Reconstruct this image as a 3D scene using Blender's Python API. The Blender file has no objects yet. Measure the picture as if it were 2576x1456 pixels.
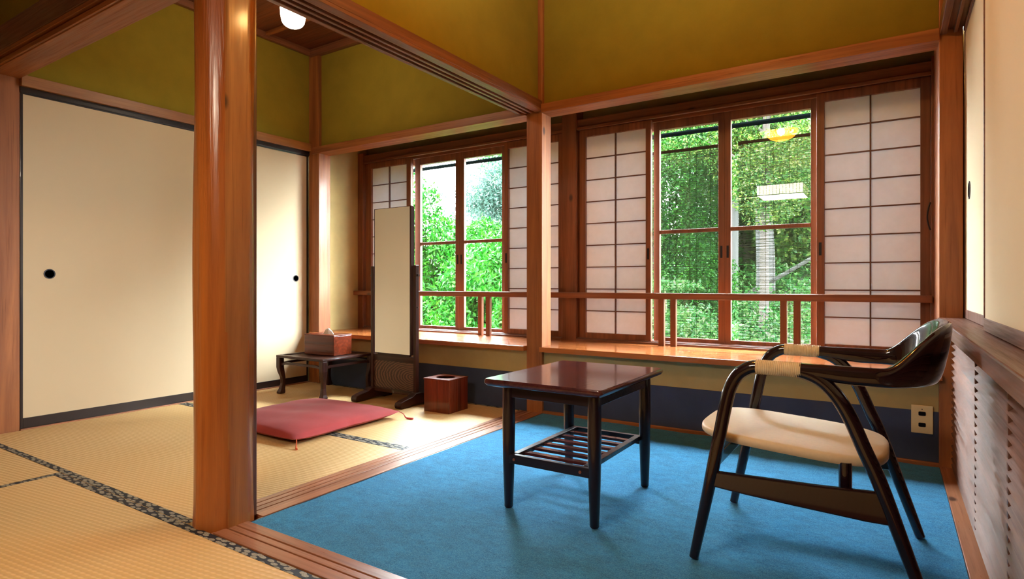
import bpy, bmesh, math, random
import numpy as np
from mathutils import Vector, Matrix

PI = math.pi
C = bpy.context.scene.collection
SC = bpy.context.scene
random.seed(7)

# ------------------------------------------------------------------ camera
TH = math.atan2(2240 - 1288, 1481)          # camera turned left of the +Y axis
cam_d = bpy.data.cameras.new('camera'); cam = bpy.data.objects.new('camera', cam_d); C.objects.link(cam)
cam.location = (0, 0, 0.745); cam.rotation_euler = (PI / 2, 0, TH)
cam_d.sensor_width = 36.0; cam_d.lens = 1481 / 2576 * 36.0
cam_d.shift_y = -(728 - 715) / 2576.0
cam_d.clip_start = 0.02; cam_d.clip_end = 200
SC.camera = cam

# ------------------------------------------------------------------ sky, sun, exposure
w = bpy.data.worlds.new('world'); SC.world = w; w.use_nodes = True
nt = w.node_tree; bg = nt.nodes['Background']
tc = nt.nodes.new('ShaderNodeTexCoord'); sx = nt.nodes.new('ShaderNodeSeparateXYZ'); cr = nt.nodes.new('ShaderNodeValToRGB')
nt.links.new(tc.outputs['Generated'], sx.inputs[0]); nt.links.new(sx.outputs['Z'], cr.inputs[0])
cr.color_ramp.elements[0].position = 0.0; cr.color_ramp.elements[0].color = (0.85, 0.95, 1.0, 1)
cr.color_ramp.elements[1].position = 0.6; cr.color_ramp.elements[1].color = (0.82, 0.93, 1.0, 1)
nt.links.new(cr.outputs[0], bg.inputs['Color']); bg.inputs['Strength'].default_value = 80.0

sun_d = bpy.data.lights.new('sun', 'SUN'); sun = bpy.data.objects.new('sun', sun_d); C.objects.link(sun)
sun_d.energy = 2.0; sun_d.angle = math.radians(12); sun_d.color = (1.0, 0.97, 0.88)
sun.rotation_euler = (math.radians(38), 0, math.radians(-35))     # high, from behind the house: lights the garden side facing the windows

def portal(x0, x1, z0, z1, y):
    d = bpy.data.lights.new('window_daylight', 'AREA'); d.shape = 'RECTANGLE'; d.size = x1 - x0; d.size_y = z1 - z0
    d.cycles.is_portal = True
    o = bpy.data.objects.new('window_daylight', d); C.objects.link(o)
    o.location = ((x0 + x1) / 2, y, (z0 + z1) / 2); o.rotation_euler = (-PI / 2, 0, 0)
portal(-3.64, -1.80, 0.40, 1.72, 3.60)
portal(-1.69, 0.16, 0.40, 1.72, 3.60)

SC.view_settings.view_transform = 'Standard'; SC.view_settings.look = 'None'
SC.view_settings.exposure = 0.80; SC.view_settings.gamma = 1.0; SC.view_settings.use_curve_mapping = False
cy = SC.cycles
cy.use_denoising = True
cy.max_bounces = 8; cy.diffuse_bounces = 4; cy.glossy_bounces = 4; cy.transmission_bounces = 4; cy.transparent_max_bounces = 12
cy.caustics_reflective = False; cy.caustics_refractive = False
cy.sample_clamp_indirect = 4.0
cy.use_adaptive_sampling = True; cy.adaptive_threshold = 0.02

# ------------------------------------------------------------------ node helpers
def S(c):   # sRGB 0-255 -> linear
    out = []
    for v in c[:3]:
        v = v / 255.0
        out.append(v / 12.92 if v <= 0.04045 else ((v + 0.055) / 1.055) ** 2.4)
    return tuple(out) + (1.0,)

class NM:
    def __init__(s, name):
        s.m = bpy.data.materials.new(name); s.m.use_nodes = True; s.nt = s.m.node_tree
        s.b = s.nt.nodes['Principled BSDF']; s.o = s.nt.nodes['Material Output']
    def n(s, t, **kw):
        x = s.nt.nodes.new('ShaderNode' + t)
        for k, v in kw.items():
            if k in x.inputs.keys(): x.inputs[k].default_value = v
            else: setattr(x, k, v)
        return x
    def l(s, a, b): s.nt.links.new(a, b)
    def mix(s, fac, a, b, blend='MIX'):
        x = s.n('Mix', data_type='RGBA', blend_type=blend)
        for i, v in ((0, fac), (6, a), (7, b)):
            if hasattr(v, 'is_linked') or isinstance(v, bpy.types.NodeSocket): s.l(v, x.inputs[i])
            else: x.inputs[i].default_value = v
        return x.outputs[2]
    def ramp(s, src, p0, p1, c0=(0, 0, 0, 1), c1=(1, 1, 1, 1)):
        x = s.n('ValToRGB'); e = x.color_ramp.elements
        e[0].position = p0; e[1].position = p1; e[0].color = c0; e[1].color = c1
        s.l(src, x.inputs[0]); return x.outputs[0]
    def coord(s, scale=(1, 1, 1), rot=(0, 0, 0), kind='Object'):
        t = s.n('TexCoord'); mp = s.n('Mapping'); mp.inputs['Scale'].default_value = scale; mp.inputs['Rotation'].default_value = rot
        s.l(t.outputs[kind], mp.inputs[0]); return mp.outputs[0]
    def noise(s, vec, scale=5, detail=4, rough=.5, dist=0):
        x = s.n('TexNoise'); x.inputs['Scale'].default_value = scale; x.inputs['Detail'].default_value = detail
        x.inputs['Roughness'].default_value = rough; x.inputs['Distortion'].default_value = dist
        s.l(vec, x.inputs['Vector']); return x.outputs['Fac']
    def bump(s, h, strength=.3, dist=.002):
        x = s.n('Bump'); x.inputs['Strength'].default_value = strength; x.inputs['Distance'].default_value = dist
        s.l(h, x.inputs['Height']); s.l(x.outputs[0], s.b.inputs['Normal'])

def plain(name, col, rough=.5, metal=0, coat=0, spec=.5, emit=None, estr=0, noise=0, bump=0, nscale=40):
    k = NM(name); b = k.b
    b.inputs['Base Color'].default_value = S(col); b.inputs['Roughness'].default_value = rough
    b.inputs['Metallic'].default_value = metal; b.inputs['Coat Weight'].default_value = coat; b.inputs['Specular IOR Level'].default_value = spec
    if emit: b.inputs['Emission Color'].default_value = S(emit); b.inputs['Emission Strength'].default_value = estr
    if noise or bump:
        n = k.noise(k.coord(), nscale, 5, .6)
        if noise:
            c = S(col); d = tuple(v * (1 - noise) for v in c[:3]) + (1,)
            k.l(k.ramp(n, .3, .7, d, c), b.inputs['Base Color'])
        if bump: k.bump(n, bump, .002)
    return k.m

WOODS = {}
def wood(kind, axis):
    """kinds of timber; grain runs along the piece (axis 0,1,2)"""
    key = (kind, axis)
    if key in WOODS: return WOODS[key]
    P = dict(cedar=((178, 108, 54), (122, 66, 30), .48, .10, 1.0), cedar_pale=((178, 118, 60), (132, 80, 38), .42, .15, 1.0),  # second cedar is a paler, yellower timber tone
             red=((140, 84, 52), (94, 50, 28), .46, .12, 1.2), sill=((196, 118, 62), (150, 78, 36), .22, .6, 1.0), brown=((130, 86, 66), (82, 50, 38), .40, .25, 1.4),
             threshold=((176, 116, 82), (122, 72, 46), .33, .35, 1.2), ceiling=((118, 60, 28), (78, 36, 15), .5, .1, 1.0),
             rosewood=((92, 48, 46), (50, 22, 28), .17, .6, 1.6), ebony=((32, 18, 28), (20, 10, 17), .35, .6, 1.0),
             walnut=((74, 42, 34), (38, 20, 18), .36, .3, 1.6), boxwood=((124, 50, 26), (70, 26, 12), .30, .4, 1.3),
             log=((190, 98, 36), (142, 62, 18), .26, .55, .5), lattice=((110, 66, 40), (78, 42, 24), .45, .1, 1.0))[kind]
    k = NM('wood_' + kind + '_' + 'xyz'[axis]); b = k.b
    sc = [9, 9, 9]; sc[axis] = .55
    v = k.coord(tuple(sc))
    n1 = k.noise(v, 1.6 * P[4], 6, .62, .6)
    sc2 = [60, 60, 60]; sc2[axis] = 1.6
    n2 = k.noise(k.coord(tuple(sc2)), 2.2, 4, .6)
    wv = k.n('TexWave'); wv.wave_type = 'RINGS'; wv.rings_direction = 'XYZ'[axis]
    wv.inputs['Scale'].default_value = 1.1 * P[4]; wv.inputs['Distortion'].default_value = 5.0; wv.inputs['Detail'].default_value = 2; wv.inputs['Detail Scale'].default_value = .6
    k.l(v, wv.inputs['Vector'])
    c = k.mix(k.ramp(n1, .32, .70), S(P[0]), S(P[1]))
    c = k.mix(k.mix(.35, (0, 0, 0, 1), wv.outputs['Color']), c, S(P[1]))
    dk = tuple(x * .62 for x in S(P[1])[:3]) + (1,)
    c = k.mix(k.ramp(n2, .56, .74, (0, 0, 0, 1), (.6, .6, .6, 1)), c, dk)
    if kind in ('cedar', 'red', 'cedar_pale', 'threshold'):
        sk = [1, 1, 1]; sk[axis] = .55
        vo = k.n('TexVoronoi'); vo.inputs['Scale'].default_value = 4.2; k.l(k.coord(tuple(sk)), vo.inputs['Vector'])
        c = k.mix(k.ramp(vo.outputs['Distance'], .035, .075, (.85, .85, .85, 1), (0, 0, 0, 1)), c, S((46, 20, 12)))
    k.l(c, b.inputs['Base Color'])
    k.l(k.ramp(n2, .3, .7, (P[2] * .8,) * 3 + (1,), (min(1, P[2] * 1.35),) * 3 + (1,)), b.inputs['Roughness'])
    b.inputs['Coat Weight'].default_value = P[3]; b.inputs['Coat Roughness'].default_value = .12
    if kind in ('ebony', 'rosewood', 'walnut', 'boxwood'): b.inputs['Specular IOR Level'].default_value = .15; b.inputs['Coat Roughness'].default_value = .08
    k.bump(n2, .25, .001)
    WOODS[key] = k.m
    return k.m

# ------------------------------------------------------------------ mesh builder
class B:
    def __init__(s): s.bm = bmesh.new()
    def box(s, x0, x1, y0, y1, z0, z1, rz=0, c=None):
        vs = [s.bm.verts.new((x, y, z)) for z in (z0, z1) for x, y in ((x0, y0), (x1, y0), (x1, y1), (x0, y1))]
        if rz:
            cx, cy_ = c if c else ((x0 + x1) / 2, (y0 + y1) / 2)
            bmesh.ops.rotate(s.bm, verts=vs, cent=(cx, cy_, 0), matrix=Matrix.Rotation(rz, 3, 'Z'))
        for f in ((3, 2, 1, 0), (4, 5, 6, 7), (0, 1, 5, 4), (1, 2, 6, 5), (2, 3, 7, 6), (3, 0, 4, 7)):
            s.bm.faces.new([vs[i] for i in f])
        return s
    def loft(s, rings, cap=True, closed=True):
        vr = [[s.bm.verts.new(p) for p in r] for r in rings]
        n = len(vr[0])
        for a, b in zip(vr, vr[1:]):
            for i in range(n if closed else n - 1):
                j = (i + 1) % n
                s.bm.faces.new((a[i], a[j], b[j], b[i]))
        if cap and closed:
            s.bm.faces.new(list(reversed(vr[0]))); s.bm.faces.new(vr[-1])
        return s
    def tube(s, path, r, seg=16, cap=True, flat=1.0):
        path = [Vector(p) for p in path]
        rs = r if hasattr(r, '__len__') else [r] * len(path)
        rings = []; prev = None
        for i, p in enumerate(path):
            t = (path[min(i + 1, len(path) - 1)] - path[max(i - 1, 0)]).normalized()
            if prev is None:
                up = Vector((0, 0, 1)) if abs(t.z) < .9 else Vector((0, 1, 0))
                a = t.cross(up).normalized()
            else: a = (prev - t * prev.dot(t)).normalized()
            prev = a; b = t.cross(a)
            rings.append([p + (a * math.cos(2 * PI * k / seg) + b * math.sin(2 * PI * k / seg) * flat) * rs[i] for k in range(seg)])
        return s.loft(rings, cap)
    def lathe(s, prof, cx=0, cy=0, seg=32, cap=True):
        return s.loft([[(cx + r * math.cos(2 * PI * k / seg), cy + r * math.sin(2 * PI * k / seg), z) for k in range(seg)] for r, z in prof], cap)
    def prism(s, pts, axis, a0, a1):
        def P(p, a):
            return {0: (a, p[0], p[1]), 1: (p[0], a, p[1]), 2: (p[0], p[1], a)}[axis]
        return s.loft([[P(p, a0) for p in pts], [P(p, a1) for p in pts]])
    def done(s, name, mat, parent=None, bevel=0, smooth=False, seg=2, sub=0):
        bmesh.ops.recalc_face_normals(s.bm, faces=s.bm.faces)
        me = bpy.data.meshes.new(name); s.bm.to_mesh(me); s.bm.free()
        o = bpy.data.objects.new(name, me); C.objects.link(o)
        if isinstance(mat, str):
            d = [max(v.co[i] for v in me.vertices) - min(v.co[i] for v in me.vertices) for i in range(3)]
            mat = wood(mat, d.index(max(d)))
        me.materials.append(mat)
        if smooth:
            for p in me.polygons: p.use_smooth = True
            try: me.set_sharp_from_angle(angle=math.radians(40))
            except Exception: pass
        if bevel:
            m = o.modifiers.new('bevel', 'BEVEL'); m.width = bevel; m.segments = seg; m.limit_method = 'ANGLE'
        if sub:
            m = o.modifiers.new('subsurf', 'SUBSURF'); m.levels = sub; m.render_levels = sub
        if parent: o.parent = parent
        return o

def tag(o, label, cat, group=None, kind=None):
    o['label'] = label; o['category'] = cat
    if group: o['group'] = group
    if kind: o['kind'] = kind
    return o
def thing(name, label, cat, loc=(0, 0, 0), rz=0, group=None):
    o = bpy.data.objects.new(name, None); C.objects.link(o); o.location = loc; o.rotation_euler = (0, 0, rz); o.empty_display_size = .05
    return tag(o, label, cat, group)
def struct(name, b, mat, label, cat, bevel=0, smooth=False):
    o = b.done(name, mat, None, bevel, smooth); return tag(o, label, cat, kind='structure')
_tn = [0]
def trim(b, mat, label, bevel=.002, cat='beam'):
    _tn[0] += 1
    return struct('trim_%d' % _tn[0], b, mat, label, cat, bevel)

# ------------------------------------------------------------------ materials
def m_plaster(name, col, bumpy=.35, var=.18, sc=6):
    k = NM(name); v = k.coord()
    n = k.noise(v, sc, 6, .6); f = k.noise(v, 420, 3, .7)
    c = S(col); d = tuple(x * (1 - var) for x in c[:3]) + (1,)
    k.l(k.mix(k.ramp(f, .35, .7, (0, 0, 0, 1), (.35, .35, .35, 1)), k.ramp(n, .3, .7, d, c), d), k.b.inputs['Base Color'])
    k.b.inputs['Roughness'].default_value = .9; k.b.inputs['Specular IOR Level'].default_value = .2
    k.bump(f, bumpy, .001); return k.m
M_green = m_plaster('olive_plaster', (144, 122, 36))
M_tan = m_plaster('tan_plaster', (182, 160, 108))
M_bay = m_plaster('grey_plaster', (150, 140, 108))
M_navy = m_plaster('navy_wainscot_paper', (66, 74, 98), .15, .3, 4)
M_fus = m_plaster('cream_fusuma_paper', (208, 186, 154), .12, .03, 3)
M_black = plain('black_lacquer', (26, 12, 16), .28, coat=.4)
M_iron = plain('dark_iron', (38, 34, 38), .4, metal=.6)
M_mirror = plain('mirror_glass', (236, 236, 232), .01, metal=1.0)

def m_paper():
    k = NM('shoji_paper'); v = k.coord()
    n = k.noise(v, 14, 5, .65)
    k.l(k.ramp(n, .3, .75, S((240, 236, 230)), S((250, 247, 243))), k.b.inputs['Base Color'])
    k.b.inputs['Roughness'].default_value = .8; k.b.inputs['Specular IOR Level'].default_value = .15
    t = k.n('BsdfTranslucent'); t.inputs['Color'].default_value = (.82, .82, .88, 1)
    mx = k.n('MixShader'); mx.inputs[0].default_value = .20
    k.l(k.b.outputs[0], mx.inputs[1]); k.l(t.outputs[0], mx.inputs[2]); k.l(mx.outputs[0], k.o.inputs[0]); return k.m
M_paper = m_paper()

def m_glass():
    k = NM('window_glass'); k.nt.nodes.remove(k.b)
    t = k.n('BsdfTransparent'); t.inputs['Color'].default_value = (.97, .985, .975, 1)
    g = k.n('BsdfGlossy'); g.inputs['Roughness'].default_value = .0
    f = k.n('LayerWeight'); f.inputs['Blend'].default_value = .5
    p = k.n('Math', operation='POWER'); k.l(f.outputs['Facing'], p.inputs[0]); p.inputs[1].default_value = 5.0
    q = k.n('Math', operation='MULTIPLY_ADD'); k.l(p.outputs[0], q.inputs[0]); q.inputs[1].default_value = .96; q.inputs[2].default_value = .04
    mx = k.n('MixShader'); k.l(q.outputs[0], mx.inputs[0]); k.l(t.outputs[0], mx.inputs[1]); k.l(g.outputs[0], mx.inputs[2])
    k.l(mx.outputs[0], k.o.inputs[0]); return k.m
M_glass = m_glass()

def m_tatami():
    k = NM('tatami_rush'); t = k.n('TexCoord'); sp = k.n('SeparateXYZ'); k.l(t.outputs['Object'], sp.inputs[0])
    def mth(op, a, b=None):
        x = k.n('Math', operation=op)
        for i, q in enumerate((a, b)):
            if q is None: continue
            if isinstance(q, (int, float)): x.inputs[i].default_value = q
            else: k.l(q, x.inputs[i])
        return x.outputs[0]
    X, Y = sp.outputs['X'], sp.outputs['Y']
    rib = mth('SINE', mth('MULTIPLY', X, 2 * PI / .0235))
    sk = mth('ADD', Y, mth('MULTIPLY', X, -.12))
    row = mth('SINE', mth('MULTIPLY', sk, 2 * PI / .0165))
    h = mth('ADD', mth('MULTIPLY', rib, .28), mth('MULTIPLY', row, .72))
    fine = k.noise(k.coord((220, 25, 1)), 3, 3, .6)
    big = k.noise(k.coord((1, 1, 1)), 2.2, 4, .55)
    col = k.ramp(h, .0, .75, S((206, 168, 112)), S((228, 194, 138)))
    col = k.mix(k.ramp(fine, .35, .75, (0, 0, 0, 1), (.4, .4, .4, 1)), col, S((196, 154, 96)))
    col = k.mix(k.ramp(big, .4, .7, (0, 0, 0, 1), (.4, .4, .4, 1)), col, S((216, 172, 108)))
    k.l(col, k.b.inputs['Base Color']); k.b.inputs['Roughness'].default_value = .52; k.b.inputs['Specular IOR Level'].default_value = .7
    k.bump(h, .55, .0012); return k.m
M_tat = m_tatami()

def m_border():
    k = NM('brocade_border'); t = k.n('TexCoord'); mp = k.n('Mapping'); k.l(t.outputs['Object'], mp.inputs[0])
    mp.inputs['Rotation'].default_value = (0, 0, .5); mp.inputs['Scale'].default_value = (24, 52, 24)
    vo = k.n('TexVoronoi'); vo.feature = 'F1'; vo.inputs['Scale'].default_value = 1.25; vo.inputs['Randomness'].default_value = .7
    vo.voronoi_dimensions = '2D'
    k.l(mp.outputs[0], vo.inputs['Vector'])
    n = k.noise(mp.outputs[0], 12, 2, .5)
    m = k.ramp(vo.outputs['Distance'], .36, .42, (1, 1, 1, 1), (0, 0, 0, 1))
    pc = k.mix(k.ramp(n, .45, .55), S((120, 114, 96)), S((158, 150, 134)))
    k.l(k.mix(m, S((16, 18, 30)), pc), k.b.inputs['Base Color']); k.b.inputs['Roughness'].default_value = .7
    k.bump(m, .4, .0006); return k.m
M_border = m_border()

def m_carpet():
    k = NM('blue_carpet'); v = k.coord()
    f = k.noise(v, 330, 4, .75); n = k.noise(v, 3.0, 7, .7); mid = k.noise(k.coord((1, 1.6, 1)), 16, 8, .78)
    c = k.ramp(n, .3, .7, S((18, 98, 148)), S((34, 124, 176)))
    c = k.mix(k.ramp(mid, .40, .62, (0, 0, 0, 1), (.75, .75, .75, 1)), c, S((8, 66, 108)))
    c = k.mix(k.ramp(f, .35, .68, (0, 0, 0, 1), (.62, .62, .62, 1)), c, S((104, 176, 208)))
    k.l(c, k.b.inputs['Base Color']); k.b.inputs['Roughness'].default_value = .95; k.b.inputs['Specular IOR Level'].default_value = .1
    k.b.inputs['Sheen Weight'].default_value = .05
    ad = k.n('Math', operation='ADD'); k.l(f, ad.inputs[0]); k.l(mid, ad.inputs[1])
    k.bump(ad.outputs[0], .9, .004); return k.m
M_carpet = m_carpet()

def m_leaf(name, c0, c1, c2, scale=3.0, trans=.35):
    k = NM(name); v = k.coord()
    n = k.noise(v, scale, 3, .6); at = k.n('Attribute', attribute_name='tone')
    c = k.mix(k.ramp(n, .35, .65), S(c0), S(c1))
    c = k.mix(k.ramp(at.outputs['Fac'], .35, 1.0), c, S(c2))
    k.l(c, k.b.inputs['Base Color']); k.b.inputs['Roughness'].default_value = .5; k.b.inputs['Specular IOR Level'].default_value = .12
    t = k.n('BsdfTranslucent'); k.l(c, t.inputs['Color'])
    mx = k.n('MixShader'); mx.inputs[0].default_value = trans
    k.l(k.b.outputs[0], mx.inputs[1]); k.l(t.outputs[0], mx.inputs[2]); k.l(mx.outputs[0], k.o.inputs[0]); return k.m

# ------------------------------------------------------------------ shell
XL, XR, XP = -3.74, 0.205, -1.69      # left fusuma plane, louvre plane, edge of the partition threshold
YW, YB = 2.95, 3.45                    # face of the posts, shoji plane

struct('floor', B().box(-3.95, 0.6, -3.0, 3.7, -.12, -.06), 'brown', 'dark wooden subfloor beneath the tatami mats and the blue carpet', 'floor')

# ceilings: low boarded ceiling over the small tatami room, higher one elsewhere
struct('ceiling_small_room', B().box(-3.9, -1.78, 1.15, 3.06, 2.53, 2.56), wood('ceiling', 0), 'dark boarded wooden ceiling over the small tatami room', 'ceiling')
struct('ceiling', B().box(-3.9, 0.5, -3.0, 1.10, 2.53, 2.56), wood('ceiling', 1), 'boarded wooden ceiling over the front tatami room', 'ceiling')
struct('ceiling_veranda', B().box(-1.74, 0.5, 1.10, 3.06, 2.53, 2.56), wood('ceiling', 0), 'boarded wooden ceiling over the blue carpeted veranda', 'ceiling')
for y in (1.62, 2.08, 2.57):
    trim(B().box(-3.74, -1.81, y - .014, y + .014, 2.508, 2.53), 'cedar', 'slim cedar batten under the small room ceiling', cat='batten')
trim(B().box(-3.72, -1.81, 2.935, 2.975, 2.475, 2.53), 'red', 'reddish moulding under the ceiling on the window side of the small room', cat='moulding')
trim(B().box(-3.74, -3.71, 1.2, 2.975, 2.485, 2.53), 'red', 'dark moulding under the ceiling on the left wall of the small room', cat='moulding')

# upper plaster walls
struct('wall_window_left', B().box(-3.74, -1.795, 2.975, 3.05, 1.78, 2.53), M_green, 'olive plaster wall above the small left window', 'wall')
struct('wall_window_right', B().box(-1.69, 0.24, 2.975, 3.05, 1.78, 2.53), M_green, 'olive plaster wall above the wide right window', 'wall')
struct('wall_partition', B().box(-1.805, -1.718, 1.13, 2.96, 1.80, 2.53), M_green, 'olive plaster wall above the sliding-door lintel between small room and veranda', 'wall')
struct('wall_left', B().box(-3.86, -3.745, 1.16, 3.06, 1.80, 2.56), M_green, 'olive plaster wall above the left sliding doors', 'wall')
struct('wall_front_left', B().box(-3.74, -1.84, 1.085, 1.15, 1.96, 2.56), M_green, 'olive plaster wall above the front lintel', 'wall')
struct('wall_front_right', B().box(-1.70, 0.17, 1.05, 1.12, 1.92, 2.53), M_green, 'olive plaster wall above the lintel at the veranda opening', 'wall')
struct('wall_right', B().box(0.235, 0.32, -3.0, 3.0, 1.80, 2.56), M_green, 'olive plaster wall above the right closet doors', 'wall')
struct('wall_right_light_block', B().box(0.305, 0.36, -3.0, 3.62, -.10, 1.80), M_tan, 'unseen tan wall added behind the right closet doors to keep outside light out', 'wall')  # unseen wall, added to stop sky light flooding in from the right
struct('wall_left_light_block', B().box(-3.93, -3.87, 1.04, 3.62, -.10, 2.56), M_tan, 'unseen tan backing wall added behind the left sliding doors against a light leak', 'wall')  # unseen backing, added to block light leaking past the door edge
struct('wall_back', B().box(-3.9, 0.5, -3.1, -3.0, -.06, 2.56), M_tan, 'tan plaster wall behind the front room', 'wall')

# lower window wall: tan above, navy wainscot below
for nm, x0, x1, lab in (('left', -3.74, -1.795, 'small room'), ('right', -1.69, 0.205, 'veranda')):
    struct('wall_under_sill_' + nm, B().box(x0, x1, 2.972, 3.05, 0, .357), M_tan, 'tan plaster strip below the ' + lab + ' window sill', 'wall')
    o = struct('wall_wainscot_' + nm, B().box(x0, x1, 2.968, 2.973, 0.0, .222), M_navy, 'navy blue paper wainscot at the foot of the ' + lab + ' window wall', 'wainscot')
struct('baseboard_window_right', B().box(-1.69, 0.168, 2.952, 2.968, -.005, .016), 'cedar', 'thin cedar baseboard along the navy wainscot of the veranda', 'baseboard', bevel=.002)

# window bay shell
struct('wall_bay_left', B().box(-3.80, -3.70, 3.04, 3.62, .30, 2.0), M_tan, 'tan plaster side wall of the left window bay', 'wall')
struct('wall_bay_top_left', B().box(-3.74, -1.79, 3.50, 3.58, 1.80, 2.0), M_bay, 'dark plaster band above the left window', 'wall')
struct('wall_bay_top_right', B().box(-1.70, 0.2, 3.50, 3.58, 1.80, 2.0), M_bay, 'dark plaster band above the right window', 'wall')
struct('ceiling_bay', B().box(-3.8, 0.3, 3.05, 3.60, 1.99, 2.02), wood('ceiling', 0), 'dark boarded ceiling of the window bay', 'ceiling')
struct('wall_bay_right', B().box(0.19, 0.27, 3.05, 3.62, .30, 2.0), M_bay, 'plaster side wall of the right window bay', 'wall')
trim(B().box(-1.70, -1.655, 3.47, 3.56, .385, 1.78).box(.13, .17, 3.47, 3.56, .385, 1.78), 'red', 'added filler boards closing the bright gaps at both ends of the wide window', cat='filler board')  # filler boards, added to close bright slits beside the shoji
struct('wall_outer', B().box(-3.8, 0.3, 3.50, 3.60, -.9, .38), M_bay, 'outer wall below the windows', 'wall')
struct('ceiling_roof', B().box(-5.6, 2.4, -3.6, 3.62, 2.62, 2.72), M_bay, 'roof over the rooms', 'roof')

# ------------------------------------------------------------------ posts and beams
post = lambda x0, x1, y0, y1, z0, z1, lab, m='cedar': trim(B().box(x0, x1, y0, y1, z0, z1), m, lab, bevel=.003, cat='post')
post(-1.795, -1.69, 2.95, 3.055, -.06, 2.53, 'square cedar post where the partition meets the window wall')
post(-1.80, -1.695, 3.40, 3.60, .30, 2.0, 'red-brown square post between the two windows, behind the front post', 'red')
post(-3.745, -3.63, 2.95, 3.06, -.06, 2.53, 'reddish cedar corner post left of the small window')
post(-3.86, -3.74, 1.045, 1.17, -.06, 2.53, 'square cedar post at the left edge beside the left sliding door')
post(0.166, 0.245, 2.95, 3.05, -.06, 2.53, 'knotty cedar post at the right end of the window wall')
post(-1.80, -1.722, 1.13, 1.155, 0.0, 1.76, 'thin dark jamb behind the round log pillar', 'brown')
post(-3.70, -3.64, 3.40, 3.58, .385, 1.82, 'dark red window jamb at the left end of the small window', 'red')
post(0.162, 0.19, 3.40, 3.58, .385, 1.82, 'dark red window jamb at the right end of the wide window', 'red')
post(-0.0 + .172, .19, 3.06, 3.40, .385, 2.0, 'narrow cedar lining on the right side of the window bay', 'cedar')

def nageshi(x0, x1, lab):
    return trim(B().box(x0, x1, 2.935, 3.06, 1.733, 1.782), 'cedar', lab)
nageshi(-3.70, -1.795, 'cedar lintel across the small left window bay')
nageshi(-1.69, 0.168, 'long cedar lintel across the wide right window bay')
# window head frames with a lip
for x0, x1, nm in ((-3.64, -1.80, 'small left'), (-1.695, 0.165, 'wide right')):
    b = B().box(x0, x1, 3.415, 3.60, 1.752, 1.802).box(x0, x1, 3.405, 3.425, 1.735, 1.752).box(x0, x1, 3.463, 3.473, 1.725, 1.752).box(x0, x1, 3.565, 3.60, 1.70, 1.752)
    trim(b, 'red', 'grooved red-brown head rail of the %s window' % nm)
    b = B().box(x0, x1, 3.395, 3.60, .375, .398).box(x0, x1, 3.412, 3.422, .398, .404).box(x0, x1, 3.464, 3.472, .398, .404)
    trim(b, 'brown', 'dark grooved bottom track of the %s window' % nm, bevel=.001)
trim(B().box(-3.70, -1.795, 2.915, 3.40, .357, .386), 'sill', 'glossy cedar window sill board of the small room', cat='sill')
trim(B().box(-1.69, 0.175, 2.915, 3.40, .357, .386).box(-1.80, -1.69, 3.056, 3.40, .357, .385), 'sill', 'long glossy cedar window sill board of the veranda', cat='sill')

# partition lintel with grooves, along Y
b = B().box(-1.845, -1.69, 1.16, 2.95, 1.757, 1.803)
for x0, x1 in ((-1.845, -1.822), (-1.802, -1.788), (-1.768, -1.754), (-1.734, -1.69)): b.box(x0, x1, 1.16, 2.95, 1.742, 1.757)
trim(b, 'red', 'grooved cedar lintel of the sliding partition above the threshold')
# partition threshold on the floor
b = B().box(-1.84, -1.69, 1.155, 2.95, -.06, -.004)
for x0, x1 in ((-1.84, -1.812), (-1.806, -1.782), (-1.776, -1.752), (-1.746, -1.69)): b.box(x0, x1, 1.155, 2.95, -.004, .003)
trim(b, 'threshold', 'grooved wooden threshold between tatami and blue carpet', bevel=.0008, cat='threshold')
trim(B().box(-1.69, -1.684, 1.10, 2.95, -.03, .001), M_black, 'thin dark edge strip between threshold and carpet', bevel=0, cat='strip')
# front threshold along X
b = B().box(-1.72, 0.17, .995, 1.105, -.06, -.003)
for y0, y1 in ((.995, 1.035), (1.040, 1.062), (1.068, 1.105)): b.box(-1.70, 0.17, y0, y1, -.003, .004)
trim(b, 'threshold', 'weathered wooden threshold strips in front of the blue carpet', bevel=.001, cat='threshold')
# front beam along X (left of pillar) and lintel to the right
b = B().box(-3.75, -1.80, 1.055, 1.17, 1.795, 1.85).box(-3.75, -1.80, 1.045, 1.06, 1.80, 1.822).box(-3.75, -1.80, 1.035, 1.06, 1.83, 1.85)
trim(b, 'cedar', 'broad cedar beam from the left post to the round log pillar')
trim(B().box(-3.95, -1.80, 1.03, 1.17, 1.85, 1.965), 'brown', 'dark brown fascia board on the front beam')
trim(B().box(-1.70, 0.2, 1.02, 1.15, 1.80, 1.92), 'brown', 'dark lintel over the front edge of the veranda')
trim(B().box(-3.9, -3.70, .55, .58, 1.96, 2.53).box(-3.9, -3.70, .1, 1.03, 2.05, 2.08), 'cedar', 'slim cedar strip on the upper left wall of the front room')
# left fusuma lintel and sill
trim(B().box(-3.86, -3.715, 1.17, 2.95, 1.757, 1.815), 'cedar_pale', 'cedar lintel over the left sliding doors')
trim(B().box(-3.80, -3.735, 1.17, 2.95, 1.728, 1.757), M_black, 'black upper track above the left sliding doors', cat='track')
trim(B().box(-3.86, -3.728, 1.17, 2.95, -.06, .006), 'threshold', 'thin wooden floor track under the left sliding doors', cat='threshold')
# right side lintel above the closet doors, along Y
b = B().box(0.168, 0.32, -3.0, 2.95, 1.772, 1.82)
for x0, x1 in ((.168, .192), (.214, .226), (.245, .256), (.285, .32)): b.box(x0, x1, -3.0, 2.95, 1.755, 1.772)
trim(b, 'brown', 'grooved dark lintel over the right closet doors')
struct('wall_right_upper', B().box(0.20, 0.235, -3.0, 2.95, 1.82, 2.53), M_green, 'olive plaster above the right lintel', 'wall')
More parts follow.
